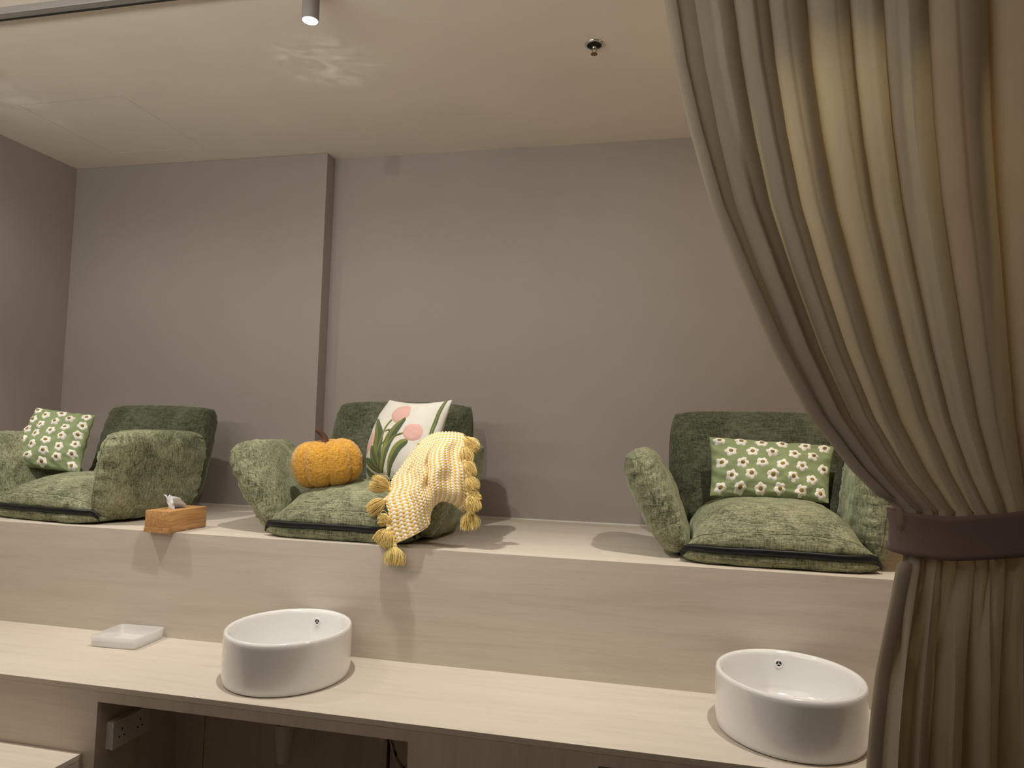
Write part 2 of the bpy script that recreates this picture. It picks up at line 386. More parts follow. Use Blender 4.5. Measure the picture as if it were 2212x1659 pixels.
# ------------------------------------------------------------------ plumbing and socket in the open cupboard
t = tag(empty('drain_pipe', (-1.3215, 2.3768, 0)), 'white plastic drain pipe hanging under the counter in the open cupboard', 'pipe')
lathe('pipe', [(.0240, .7235), (.0240, .560), (.0235, .545)], mPVC, t, 32)
lathe('pipe_cup', [(.030, .566), (.0352, .569), (.0352, .558), (.0315, .50), (.0285, .455), (.024, .436), (.012, .430), (.004, .429)], mPVC, t, 32, cap=False)
lathe('pipe_flange', [(.027, .7234), (.032, .7234), (.032, .715), (.027, .712)], mPVC, t, 32, cap=False)
so = tag(empty('wall_socket', (O1, 2.208, .5645)), 'white double power socket on the cupboard side below the counter', 'socket')
box('back_box', (.0005, -.084, -.045), (.024, .084, .045), mPlate, so, .003)
box('face_plate', (.0242, -.0865, -.0455), (.0312, .0865, .0455), mPlate, so, .002)
for c_ in (-.045, .040):
    for (dy, dz, a, b) in ((0, .012, .0025, .0045), (-.011, -.012, .0035, .0025), (.011, -.012, .0035, .0025)):
        box('pin_hole', (.0308, c_+dy-a, dz-b), (.0315, c_+dy+a, dz+b), mDark, so)
    box('switch', (.0313, c_-.006+.02, .022), (.0335, c_+.006+.02, .036), mPlate, so, .0006)
hs = tag(empty('water_hose', (-.80, 2.30, 0)), 'thin black hose hanging beside the right edge of the open cupboard', 'hose')
p0 = at(840, 1590, 2.32); p1 = at(838, 1659, 2.32)
tube('hose_tube', [p0-V((-.80, 2.30, 0))+V((0, 0, .08)), p1-V((-.80, 2.30, 0)), p1-V((-.80, 2.30, .10))], .006, mBlack, hs, 10)
stp = tag(empty('pipe_strap', (-.80, 2.25, 0)), 'curved metal strap beside the black hose under the counter', 'strap')
pts = [at(*q, 2.22)-V((-.80, 2.25, 0)) for q in ((840, 1575), (848, 1610), (857, 1640), (872, 1662), (880, 1672))]
tube('strap_band', spline(pts, 14), .0105, mSteel, stp, 10, flat=.35)
for q in (5, 10):
    pp = spline(pts, 14)[q]; tube('clip', [pp+V((-.004, 0, .008)), pp+V((.004, 0, -.008))], .009, mBlack, stp, 8, flat=.6)
nb = at(827, 1602, 2.25)
t = tag(empty('pipe_stub', tuple(nb)), 'small white pipe end poking out beneath the counter fascia', 'pipe')
lathe('stub', [(.0125, .722-nb.z), (.0125, .006), (.0105, -.002), (.006, -.005), (.001, -.006)], mPVC, t, 20)

# ------------------------------------------------------------------ soft things
def nz(p, s, k=0): return noise.noise(V((p[0]*s+k, p[1]*s+k*1.7, p[2]*s-k)))
def cushion(name, O, A, B, T, m, parent, nu=56, nv=48, p=3.0, q=.5, corner=.25, wr=.004, puck=.006, seed=0, lean_top=0.0, bellyv=0.0, ridge=True):
    """closed soft pad: centre O, half-axes A (u) and B (v), half-thickness T along A x B"""
    O, A, B = V(O), V(A), V(B); n = A.cross(B).normalized(); la_, lb_ = A.length, B.length
    vs = []; idx = {}
    def pt(u, v, side):
        uu = u*(1-corner*.5*v**4*abs(u)**1.5); vv = v*(1-corner*.5*u**4*abs(v)**1.5)
        prof = (max(0, 1-abs(u)**p)*max(0, 1-abs(v)**p))**q
        th = T*prof*(1-bellyv*v)
        P = O+A*uu+B*vv
        eu, ev = 1-abs(u), 1-abs(v)
        pk = puck*(math.exp(-eu*la_/.045)*math.sin(v*lb_*95+nz((v*9, u, 0), 1.5, seed)*5)+math.exp(-ev*lb_/.045)*math.sin(u*la_*95+nz((u*9, v, 0), 1.5, seed+3)*5))
        pk *= min(1, (prof*3))*(.4+.9*abs(nz((u*3, v*3, side), 1, seed+9)))
        P2 = P+n*side*th
        w_ = wr*(nz(P2, 9, seed)+.6*nz(P2, 22, seed+5))*min(1, prof*2)
        return P2+n*side*(pk+w_)
    # denser near the edge
    f = lambda t: math.sin((t*2-1)*math.pi/2)
    faces = []
    for side in (1, -1):
        for j in range(nv):
            for i in range(nu):
                b_ = i in (0, nu-1) or j in (0, nv-1)
                if side == -1 and b_: idx[(side, i, j)] = idx[(1, i, j)]; continue
                u, v = f(i/(nu-1)), f(j/(nv-1))
                idx[(side, i, j)] = len(vs); vs.append(pt(u, v, side))
        for j in range(nv-1):
            for i in range(nu-1):
                q4 = (idx[(side, i, j)], idx[(side, i+1, j)], idx[(side, i+1, j+1)], idx[(side, i, j+1)])
                faces.append(q4 if side == 1 else tuple(reversed(q4)))
    o = mesh_obj(name, vs, faces, m, parent)
    if ridge:
        loop = [vs[idx[(1, i, 0)]] for i in range(nu)]+[vs[idx[(1, nu-1, j)]] for j in range(1, nv)]+[vs[idx[(1, i, nv-1)]] for i in range(nu-2, -1, -1)]+[vs[idx[(1, 0, j)]] for j in range(nv-2, 0, -1)]
        loop.append(loop[0]); tube('piping', loop, .0026, m, o, 6)
    return o

def floor_chair(cx, y0, rz, label, prm):
    t = tag(empty('floor_chair', (cx, y0, ZP), rz), label, 'floor chair', 'green floor chairs on the platform')
    HW = prm.get('hw', .315); D = .62; sd = prm['seed']
    # bottom layer
    vs = []; nu, ns = 60, 26
    prof = spline([(.58, 0, .003), (.30, 0, .002), (.03, 0, .003), (.002, 0, .012), (-.010, 0, .028), (.0, 0, .047), (.03, 0, .056), (.3, 0, .060), (.58, 0, .05)], ns)
    for s_ in range(ns):
        for i in range(nu):
            u = math.sin((i/(nu-1)*2-1)*math.pi/2); p = prof[s_]
            e = (1-abs(u)**8)**.5
            z = .022+(p.z-.022)*e
            y = p.x+(.05*abs(u)**6 if p.x < .1 else 0)
            vs.append(V((u*HW*1.03, y+.004*nz((u*4, s_*.2, 0), 1, sd), max(.0015, z+.003*nz((u*5, s_*.3, 1), 1, sd)))))
    mesh_obj('base_pad', vs, grid_faces(nu, ns)+[], mVel, t)
    # zipper along the front
    zp = []
    for i in range(41):
        u = i/40*2-1; drop = .030*max(0, (abs(u)-.93)/.07)**1.3
        zp.append(V((u*(HW*1.045), -.010+.055*abs(u)**6+.003*nz((u*3, 0, 0), 1, sd), .056-drop+.004*nz((u*2.5, 1, 0), 1, sd))))
    zz = mesh_obj('zipper', [p+V((0, dy, dz)) for p in zp for (dy, dz) in ((.006, -.012), (-.004, -.010), (-.0052, -.0035), (-.0035, -.002), (-.0055, 0), (-.0035, .002), (-.0052, .0035), (-.004, .010), (.006, .012))],
                  grid_faces(9, 41), mZip, t)
    # seat cushion
    H = prm.get('seat_h', .195)
    ns = 70; nu = 80
    prof = spline([(.05, 0, .058), (.0, 0, .062), (-.012, 0, .075), (-.008, 0, .10), (.012, 0, .125), (.045, 0, .148), (.12, 0, H-.022), (.22, 0, H-.005), (.34, 0, H), (.46, 0, H-.008), (.58, 0, H-.03), (.63, 0, .10), (.60, 0, .058)], ns)
    vs = []
    for s_ in range(ns):
        tt = s_/(ns-1)
        for i in range(nu):
            u = math.sin((i/(nu-1)*2-1)*math.pi/2); p = prof[s_]
            dome = (1-abs(u)**3.2)**.55
            hw = HW*(1.0-.09*max(0, min(1, (p.z-.06)/.12))*abs(u)) if p.x < .3 else HW*.93
            z = .058+(p.z-.058)*(dome if p.z > .06 else 1)
            y = p.x+(.050*abs(u)**5)*max(0, 1-max(0, p.x)/.2)
            P = V((u*hw, y, z))
            g = math.exp(-((tt-.335)/.012)**2)          # stitched front seam
            P.z -= .006*g*dome; P.y += .004*g
            wr = .0045*nz(P, 8, sd)+.003*nz((P.x*3.0, P.y, P.z), 14, sd+2)+.0018*nz(P, 40, sd)
            if p.x < .06 and .06 < p.z < .15: wr += .0022*math.sin(P.x*70+4*nz(P, 6, sd))*dome
            P += V((0, -.4, 1)).normalized()*wr
            vs.append(P)
    seat = mesh_obj('seat', vs, grid_faces(nu, ns), mVel, t)
    k = int(.335*(ns-1)); tube('seam', [vs[k*nu+i]+V((0, -.001, .002)) for i in range(4, nu-4)], .0015, mVel, seat, 5)
    # arms: pads hinged at the seat sides, leaning outwards
    for s_ in (-1, 1):
        ln = math.radians(prm.get('lean_l' if s_ < 0 else 'lean_r', 24)); hb = prm.get('arm_h', .205); yw = math.radians(prm.get('arm_yaw_l' if s_ < 0 else 'arm_yaw_r', 0))
        up = V((s_*math.sin(ln), 0, math.cos(ln))); along = V((math.sin(yw), math.cos(yw), 0))
        al = prm.get('arm_len', .235); c0 = V((s_*(HW+.012), .300+prm.get('arm_dy', 0), .012))+up*hb
        if s_ > 0: A, B = along*al, up*hb
        else: A, B = -along*al, up*hb
        # A x B must point away from the seat
        cushion('armrest', c0, A, B, .082, mVel, t, seed=sd+s_*3, p=3.2, corner=.24, q=.46, puck=.015, wr=.007, bellyv=-.12, nu=72, nv=60)
    # backrest
    bh = prm.get('back_h', .265); bl = math.radians(prm.get('back_lean', 14)); bw = prm.get('back_w', .362)
    up = V((0, math.sin(bl), math.cos(bl))); c0 = V((prm.get('back_x', 0), .545, .04))+up*bh
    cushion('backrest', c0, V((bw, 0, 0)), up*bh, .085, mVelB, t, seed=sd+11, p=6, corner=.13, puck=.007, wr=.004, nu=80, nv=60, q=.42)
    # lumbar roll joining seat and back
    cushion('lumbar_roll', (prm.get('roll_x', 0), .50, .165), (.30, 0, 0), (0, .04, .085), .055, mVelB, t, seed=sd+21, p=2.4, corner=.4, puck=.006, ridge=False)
    return t
chairA = floor_chair(-1.305, 2.655, 0, 'green chenille floor chair in the middle, holding the pumpkin cushion and yellow throw', dict(seed=2, seat_h=.222, back_h=.279, back_w=.358, back_x=.02, lean_l=30, lean_r=16, arm_h=.210, back_lean=14))
chairB = floor_chair(.372, 2.665, 0, 'green chenille floor chair beside the curtain, with the wide daisy pillow', dict(seed=5, hw=.322, seat_h=.226, back_h=.272, back_w=.372, back_x=-.008, lean_l=25, lean_r=7, arm_h=.212))
chairC = floor_chair(-2.755, 2.675, math.radians(-7), 'green chenille floor chair at the left wall, one armrest turned outward beside the tissue box', dict(seed=9, seat_h=.205, back_h=.257, back_w=.356, back_x=.02, lean_r=10, lean_l=26, arm_yaw_r=9, arm_len=.262, arm_dy=-.022))

# pillows on four corners ------------------------------------------------------
class Pillow:
    def __init__(s, name, TL, TR, BL, BR, T, m, label, cat='pillow', group=None, ears=.05, seed=0, wr=.003, ears_l=None, ears_t=None):
        s.c = [V(x) for x in (TL, TR, BL, BR)]; s.T = T; s.ears = ears; s.et = ears if ears_t is None else ears_t; s.el = ears if ears_l is None else ears_l; s.seed = seed; s.wr = wr
        s.n = (s.c[1]-s.c[0]).cross(s.c[2]-s.c[0]).normalized()
        if s.n.y > 0: s.n = -s.n
        s.W = ((s.c[1]-s.c[0]).length+(s.c[3]-s.c[2]).length)/2; s.H = ((s.c[2]-s.c[0]).length+(s.c[3]-s.c[1]).length)/2
        s.org = (s.c[2]+s.c[3])/2
        s.root = tag(empty(name, tuple(s.org)), label, cat, group)
        N1, N2 = 64, 56; vs = []; fs = []; idx = {}
        for side in (1, -1):
            for j in range(N2):
                for i in range(N1):
                    if side < 0 and (i in (0, N1-1) or j in (0, N2-1)): idx[(side, i, j)] = idx[(1, i, j)]; continue
                    f = lambda t: .5+.5*math.sin((t*2-1)*math.pi/2)
                    idx[(side, i, j)] = len(vs); vs.append(s.P(f(i/(N1-1)), f(j/(N2-1)), side))
            for j in range(N2-1):
                for i in range(N1-1):
                    q = (idx[(side, i, j)], idx[(side, i+1, j)], idx[(side, i+1, j+1)], idx[(side, i, j+1)])
                    fs.append(q if side < 0 else tuple(reversed(q)))
        s.body = mesh_obj('cover', vs, fs, m, s.root)
    def P(s, u, v, side=1, off=0):
        a, b, c, d = s.c; U, W_ = 2*u-1, 2*v-1
        ub = .5+.5*U*(1-(s.ears if U > 0 else s.el*min(1, -U*1.5))*(1-W_*W_)); vb = .5+.5*W_*(1-s.et*(1-U*U))
        p = a*(1-ub)*(1-vb)+b*ub*(1-vb)+c*(1-ub)*vb+d*ub*vb
        pr = (max(0, 1-abs(U)**2.3)*max(0, 1-abs(W_)**2.3))**.55
        e = min(1-abs(U), 1-abs(W_))
        wv = s.wr*(nz((U*2.2, W_*2.2, side), 1.2, s.seed)+.6*nz((U*5+W_*2, W_*3, side), 1.3, s.seed+4)+.35*nz((U*4-W_*9, W_*7, side), 1, s.seed+6))+s.wr*.8*math.exp(-e*9)*math.sin((U-W_)*17+s.seed)
        return p+s.n*(side*(s.T*pr+off)+wv*min(1, pr*3))-s.org
    def nrm(s, u, v):
        e = .01; a = s.P(u+e, v)-s.P(u-e, v); b = s.P(u, v+e)-s.P(u, v-e); n = a.cross(b).normalized()
        return n if n.dot(s.n) > 0 else -n
    def patch(s, name, poly, m, h=.003, parent=None, mats=None, rings=5, fuzz=0.0):
        """raised applique of a star-shaped outline given in (u,v)"""
        cu = sum(p[0] for p in poly)/len(poly); cv = sum(p[1] for p in poly)/len(poly); n = len(poly)
        vs = [s.P(cu, cv, 1, h+.0006)]
        for k in range(1, rings+1):
            r = k/rings
            for (u, v) in poly:
                uu, vv = cu+(u-cu)*r, cv+(v-cv)*r
                hh = h*(1-r**5)+.0004+(fuzz*abs(nz((uu*60, vv*60, 0), 1, 3)) if r < 1 else 0)
                if r == 1: hh = -.0005
                vs.append(s.P(uu, vv, 1, hh))
        fs = [(0, 1+i, 1+(i+1) % n) for i in range(n)]
        for k in range(rings-1):
            for i in range(n):
                a = 1+k*n+i; b = 1+k*n+(i+1) % n; fs.append((a, a+n, b+n, b))
        return mesh_obj(name, vs, fs, m, parent or s.root)
    def daisy(s, u, v, r, k):
        poly = []; ph = random.uniform(0, 6.28); 
        for i in range(40):
            a = 2*math.pi*i/40; R = r*(.74+.26*abs(math.cos(2.5*a+ph)))*(1+random.uniform(-.05, .05))
            poly.append((min(.995, max(.005, u+R*math.cos(a)/s.W)), min(.995, max(.005, v+R*math.sin(a)/s.H))))
        d = s.patch('daisy', poly, mPetal, .0045, fuzz=.0015)
        cpoly = [(min(.995, max(.005, u+r*.34*math.cos(2*math.pi*i/14)/s.W)), min(.995, max(.005, v+r*.34*math.sin(2*math.pi*i/14)/s.H))) for i in range(14)]
        vs = [s.P(u, v, 1, .0095)]+[s.P(u+(a-u)*q, v+(b-v)*q, 1, hh) for q, hh in ((.6, .0090), (1, .0055)) for a, b in cpoly]
        fs = [(0, 1+i, 1+(i+1) % 14) for i in range(14)]+[(1+i, 15+i, 15+(i+1) % 14, 1+(i+1) % 14) for i in range(14)]
        mesh_obj('daisy_centre', vs, fs, mOchre, d)
def daisies(p, long_u=True):
    for r in range(5):
        n = 6 if r % 2 == 0 else 5
        for c_ in range(n):
            a = (.075+c_*.17) if n == 6 else (.16+c_*.17); b = .10+r*.2
            if not long_u: a, b = b, a
            p.daisy(a+random.uniform(-.008, .008), b+random.uniform(-.01, .01), .0255, 0)
pB = Pillow('daisy_pillow', at(1532, 944, 3.10), at(1803, 964, 3.13), at(1533, 1072, 2.97), at(1790, 1087, 2.98), .062, mGreenC, 'wide sage green pillow with white daisies on the chair beside the curtain', group='sage daisy pillows', ears=.035, seed=3, wr=.011)
daisies(pB)
pC = Pillow('daisy_pillow', at(79, 880, 3.06), at(206, 897, 3.12), at(12, 1008, 2.90), at(172, 1022, 2.95), .058, mGreenC, 'sage green daisy pillow tilted on the chair by the left wall', group='sage daisy pillows', ears=.04, seed=8, wr=.011)
daisies(pC, False)
pT = Pillow('tulip_pillow', at(842, 864, 3.145), at(977, 864, 2.99), at(792, 1036, 3.04), at(915, 1058, 2.885), .062, mCream, 'cream pillow with pink tulips and green leaves on the middle chair', seed=1, ears=.035, wr=.003, ears_l=-.27, ears_t=.09)
def zuv(zx, zy):      # place in the enlarged view of the tulip pillow -> (u,v) on it
    px, py = 770+zx/6.38, 840+zy/6.38; u, v = .5, .5
    def pj(u, v):
        q = pT.P(u, v, 1)+pT.org-CAM; d = q.dot(FW); return 1106+FPX*q.dot(RT)/d-px, 829.5-FPX*q.dot(UP)/d-py
    for _ in range(14):
        a, b = pj(u, v); e = .01; c_, d_ = pj(u+e, v), pj(u, v+e)
        j11, j12, j21, j22 = (c_[0]-a)/e, (d_[0]-a)/e, (c_[1]-b)/e, (d_[1]-b)/e; dt = j11*j22-j12*j21
        if abs(dt) < 1e-6: break
        u = min(.985, max(.015, u-.7*max(-.15, min(.15, (a*j22-b*j12)/dt)))); v = min(.985, max(.015, v-.7*max(-.15, min(.15, (j11*b-j21*a)/dt))))
    return u, v
def smooth_poly(pts, n=3):
    pts = [V((p[0], p[1], 0)) for p in pts]; out = []; m = len(pts)
    for i in range(m):
        p0, p1, p2, p3 = pts[i-1], pts[i], pts[(i+1) % m], pts[(i+2) % m]
        for k in range(n):
            f = k/n; q = .5*((2*p1)+(p2-p0)*f+(2*p0-5*p1+4*p2-p3)*f*f+(3*p1-p0-3*p2+p3)*f**3); out.append((q.x, q.y))
    return out
def tulip(pts): pT.patch('tulip_bloom', [zuv(*p) for p in smooth_poly(pts)], mPink, .0035, fuzz=.001)
tulip([(480, 380), (500, 320), (560, 265), (640, 237), (750, 240), (748, 310), (725, 375), (660, 425), (590, 455), (530, 465), (500, 440)])
tulip([(637, 590), (665, 525), (740, 485), (840, 482), (890, 510), (928, 575), (905, 640), (870, 695), (800, 715), (720, 715), (665, 680), (640, 640)])
tulip([(258, 560), (252, 640), (225, 760), (170, 850), (140, 930), (138, 880), (165, 760), (205, 660)])
def leaf(cl, w_, name='leaf', two=True, h=.0030):
    cl = [zuv(*c) for c in cl]; c3 = spline([(a*pT.W, b*pT.H, 0) for a, b in cl], 22); vs = []; fm = []
    for i, p in enumerate(c3):
        tt = i/21; d = (c3[min(i+1, 21)]-c3[max(i-1, 0)]).normalized(); nn = V((-d.y, d.x, 0))
        ww = w_/6.38*.0030*.5*(max(.04, math.sin(math.pi*tt**.8)**.7) if two else 1)
        for k in (-1, -.5, 0, .5, 1):
            q = p+nn*ww*k; u, v = min(.993, max(.007, q.x/pT.W)), min(.993, max(.007, q.y/pT.H))
            vs.append(pT.P(u, v, 1, h*(1-k**4)+.0004))
    for j in range(21):
        for i in range(4): fm.append(0 if i < 2 or not two else 1)
    mesh_obj(name, vs, grid_faces(5, 22), None, pT.root, mats=[mLeafD if two else mLeafL, mLeafL], fm=fm)
leaf([(215, 780), (225, 930), (290, 1070), (370, 1160)], 75)
leaf([(300, 415), (305, 600), (285, 800), (300, 950), (350, 1150)], 105)
leaf([(680, 395), (570, 510), (450, 690), (385, 880), (365, 1160)], 105)
leaf([(710, 710), (580, 790), (485, 950), (455, 1230)], 115)
leaf([(135, 960), (220, 1060), (330, 1160)], 80)
leaf([(138, 1090), (200, 1180), (300, 1230)], 60)
leaf([(330, 770), (425, 690), (468, 610), (450, 562), (395, 585)], 32)
leaf([(490, 425), (410, 520), (345, 680), (285, 910)], 18, 'stem', False, .0038)
leaf([(640, 610), (530, 650), (415, 790), (350, 950), (345, 1150)], 20, 'stem', False, .0038)
def ribbon(u0, u1, m, h, name, par):
    vs = [pT.P(u0+(u1-u0)*k/3, .008+.984*j/40, 1, h) for j in range(41) for k in range(4)]
    return mesh_obj(name, vs, grid_faces(4, 41), m, par)
rb = ribbon(.915, .955, mTrimG, .0016, 'ribbon_trim', pT.root)
vs = []; fs = []
for j in range(60):
    u, v = .935, .012+.976*j/60; k0 = len(vs)
    for (a, b) in ((-1, 0), (0, -1), (1, 0), (0, 1)): vs.append(pT.P(u+a*.007, v+b*.0045, 1, .0018))
    vs.append(pT.P(u, v, 1, .0032)); fs += [(k0, k0+1, k0+4), (k0+1, k0+2, k0+4), (k0+2, k0+3, k0+4), (k0+3, k0, k0+4)]
tag(mesh_obj('ribbon_dots', vs, fs, mBead, rb), kind='stuff')

# pumpkin ----------------------------------------------------------------------
pc = at(706, 1000, 2.86)
pk = tag(empty('pumpkin_cushion', (pc.x, pc.y, pc.z-.103), 0), 'mustard yellow bouclé pumpkin cushion with brown stem on the middle chair', 'cushion')
R_, H_ = .160, .103; vs = []; NU, NV = 220, 90
ROTP = Matrix.Rotation(math.radians(-6), 3, 'Y') @ Matrix.Rotation(math.radians(6), 3, 'X')
for j in range(NV):
    ph = -math.pi/2+math.pi*(j+.0)/(NV-1)
    for i in range(NU):
        th = 2*math.pi*i/NU
        a = (th+math.radians(63.4)) % (math.pi/4); d = min(a, math.pi/4-a)
        lob = 1-.19*math.exp(-(d*d+.0015)**.5/.10)*(.35+.65*math.cos(ph))
        c_ = math.cos(ph); s_ = math.sin(ph)
        r = R_*(abs(c_)**.62)*lob; z = H_*(1 if s_ > 0 else -1)*abs(s_)**.85
        z *= 1-.22*math.exp(-(r/(R_*.32))**2)
        z -= .010*math.exp(-d/.06)*(1 if s_ > 0 else -1)*min(1, r/R_*2)*abs(s_)
        p = ROTP @ V((r*math.cos(th), r*math.sin(th)*.86, z))
        dn = p.normalized(); vs.append(p+dn*(.0018*nz(p, 110, 2)+.0014*nz(p, 170, 5)+.004*nz(p, 12, 1))+V((0, 0, H_)))
mesh_obj('pumpkin_body', vs, grid_faces(NU, NV, True), mPump, pk)
sb = V((-.010, .0, H_*2-.025)); stp_ = spline([sb, sb+V((-.008, .002, .032)), sb+V((-.028, .004, .052)), sb+V((-.050, .004, .066))], 14)
tube('pumpkin_stem', stp_, .01, mStem, pk, 16, radii=[.020, .018, .0165, .0150, .0138, .0130, .0125, .012, .0118, .0118, .0118, .0115, .010, .005])

# tissue box ---------------------------------------------------------------------
tbx = tag(empty('tissue_box', (-2.056, 2.578, ZP), math.radians(-2)), 'bamboo tissue box on the platform edge between two floor chairs', 'tissue box')
bm = bmesh.new(); W2, DB, HB = .060, .232, .090
box_bm(bm, (-W2, 0, .0008), (W2, DB, HB))
bm_obj('box_body', bm, mBam, tbx, smooth=True, bevel=.005)
box('slide_lid', (-W2-.0006, -.0012, .0005), (W2+.0006, .004, .020), mBam, tbx, .001)
vs = []; 
for i in range(24):
    a = 2*math.pi*i/24; vs.append((.014*math.cos(a), DB/2+.05*math.sin(a), HB+.0006))
mesh_obj('slot', vs, [tuple(range(24))], mDark, tbx, False)
nt = 30; vs = []
for j in range(14):
    v = j/13
    for i in range(nt):
        u = i/(nt-1); a = (u-.5)
        x = .014*math.sin(u*8+v*2)*(1-.2*v)+.010*nz((u*5, v*4, 0), 1, 2)-.012*v*math.cos(u*5)
        y = DB/2+a*(.105+.030*v)-.012*v+.010*v*math.sin(u*7)
        top = (.078 if u < .12 else .066)*(1 if u < .45 else max(.12, 1-(u-.45)*1.6))*(1-.16*abs(math.sin(u*9.5+.6)))
        z = HB-.006+v*top
        vs.append((x, y, z))
ti = mesh_obj('tissue', vs, grid_faces(nt, 14), mTissue, tbx)
md = ti.modifiers.new('t', 'SOLIDIFY'); md.thickness = .0008
# frosted tray -------------------------------------------------------------------
TRC = [V((*at(200, 1391, 2.451).xy, ZC)), ]
trq = [V((-2.206, 2.455, 0)), V((-1.992, 2.462, 0)), V((-1.985, 2.600, 0)), V((-2.13, 2.595, 0))]
tr = tag(empty('storage_tray', (-2.103, 2.512, ZC), math.radians(3)), 'empty frosted clear plastic tray on the counter left of the basin', 'tray')
def rrect(hx, hy, r, n=6):
    o = []
    for (cx, cy, a0) in ((hx-r, hy-r, 0), (-hx+r, hy-r, 90), (-hx+r, -hy+r, 180), (hx-r, -hy+r, 270)):
        for k in range(n+1): a = math.radians(a0+90*k/n); o.append((cx+r*math.cos(a), cy+r*math.sin(a)))
    return o
def tray(hx, hy, h, par):
    vs = []; L = [(0.9, .0, .001), (1, .0, .004), (1.03, .0, h), (1.03, .004, h+.0008), (1.0, .0035, h-.0005), (.97, .0025, .006), (.9, .003, .004)]
    n = None
    for (k, ins, z) in L:
        rr = rrect(hx*k-ins, hy*k-ins, .016); n = len(rr); vs += [(x, y, z) for x, y in rr]
    fs = grid_faces(n, len(L), True); fs.append(tuple(reversed(range(n)))); fs.append(tuple(range(len(vs)-n, len(vs))))
    return mesh_obj('tray_body', vs, fs, mFrost, par)
tray(.098, .088, .042, tr)

# ------------------------------------------------------------------ throw with tassels
LEFT = [(906, 958, 2.80), (886, 984, 2.78), (866, 1012, 2.76), (848, 1038, 2.74), (846, 1056, 2.70), (834, 1079, 2.66), (841, 1106, 2.62), (843, 1140, 2.60), (854, 1173, 2.585)]
RIGHT = [(1000, 938, 2.80), (1003, 958, 2.76), (998, 978, 2.73), (1003, 1000, 2.71), (1008, 1028, 2.70), (1010, 1056, 2.70), (1012, 1082, 2.70), (1009, 1098, 2.71), (1000, 1105, 2.72)]
TOP = [(906, 958, 2.80), (918, 948, 2.81), (935, 939, 2.81), (955, 935, 2.81), (980, 935, 2.81), (1000, 938, 2.80)]
BOT = [(854, 1173, 2.585), (882, 1161, 2.585), (910, 1146, 2.59), (925, 1133, 2.60), (928, 1112, 2.62), (936, 1093, 2.64), (955, 1081, 2.66), (978, 1087, 2.69), (1000, 1105, 2.72)]
LEFT, RIGHT, TOP, BOT = ([V(p) for p in q] for q in (LEFT, RIGHT, TOP, BOT))
th_root = tag(empty('throw_blanket', tuple(at(860, 1170, 2.60))), 'yellow and white knitted throw with yellow tassels draped over the middle chair arm', 'blanket')
TO = V(th_root.location)
def coons(u, v):
    L, R, T_, B_ = sp_at(LEFT, v), sp_at(RIGHT, v), sp_at(TOP, u), sp_at(BOT, u)
    p = L*(1-u)+R*u+T_*(1-v)+B_*v-(TOP[0]*(1-u)*(1-v)+TOP[-1]*u*(1-v)+BOT[0]*(1-u)*v+BOT[-1]*u*v)
    # bulge of the armrest underneath and the fold running down the middle
    p.z -= .055*math.sin(math.pi*u)*math.sin(math.pi*min(1, v*1.0))**.8*(1-.25*v)
    p.z += .024*math.exp(-((u-(.46+.14*v))/.065)**2)*max(0, math.sin(math.pi*min(1, (v-.12)/.88) if v > .12 else 0))
    p.z += .012*math.sin(u*22+v*5)*max(0, math.sin(math.pi*v))+.010*math.exp(-((u-.25)/.05)**2)*v
    return at(p.x, p.y, p.z)
NC, NR = 18, 30
nu, nv = NC*11+1, NR*11+1
base = []
for j in range(nv):
    for i in range(nu): base.append(coons(i/(nu-1), j/(nv-1)))
nrm = []
for j in range(nv):
    for i in range(nu):
        a = base[j*nu+min(i+1, nu-1)]-base[j*nu+max(i-1, 0)]; b = base[min(j+1, nv-1)*nu+i]-base[max(j-1, 0)*nu+i]
        n = a.cross(b); n = n.normalized() if n.length > 1e-12 else V((0, -1, 0))
        if n.dot(CAM-base[j*nu+i]) < 0: n = -n
        nrm.append(n)
vs = []; st_ = []
for j in range(nv):
    for i in range(nu):
        U, W_ = i/11, j/11
        d1 = math.hypot(U-round(U), W_-round(W_)); d2 = math.hypot(U-math.floor(U)-.5, W_-math.floor(W_)-.5); 
        P0 = base[j*nu+i]; su = (base[j*nu+min(i+1, nu-1)]-base[j*nu+max(i-1, 0)]).length*5.5; sv = (base[min(j+1, nv-1)*nu+i]-base[max(j-1, 0)*nu+i]).length*5.5
        ax1, ay1 = U-round(U), W_-round(W_); ax2, ay2 = U-math.floor(U)-.5, W_-math.floor(W_)-.5
        dg = math.hypot(su, sv)+1e-9; d = min(math.hypot(ax1*su, ay1*sv), math.hypot(ax2*su, ay2*sv))/dg
        hgt = .0062*max(0, 1-(d/.37)**2)
        vs.append(base[j*nu+i]+nrm[j*nu+i]*hgt-TO)
        st_.append(1.0 if d1 < d2 else 0.0)
kn = mesh_obj('knit', vs, grid_faces(nu, nv), mKnit, th_root)
at_ = kn.data.attributes.new('stitch', 'FLOAT', 'POINT'); at_.data.foreach_set('value', st_)
md = kn.modifiers.new('t', 'SOLIDIFY'); md.thickness = .004; md.offset = 1
# the part of the throw that runs back over the armrest, out of sight from the front
vs = []; n2 = 40
for j in range(10):
    for i in range(n2):
        p = coons(i/(n2-1), 0); u = j/9
        vs.append(p+V((.02*u, .05*u*(.2+.8*i/n2), .004*math.sin(u*1.5)-.05*u*u))-TO)
bk = mesh_obj('knit_back', vs, grid_faces(n2, 10), mYarnP, th_root); bk.modifiers.new('t', 'SOLIDIFY').thickness = .004
hem = [base[j*nu] for j in range(0, nv, 3)]+[base[(nv-1)*nu+i] for i in range(0, nu, 3)]+[base[j*nu+nu-1] for j in range(nv-1, -1, -3)]
tube('hem', [p-TO for p in hem], .0035, mYarnP, th_root, 7)

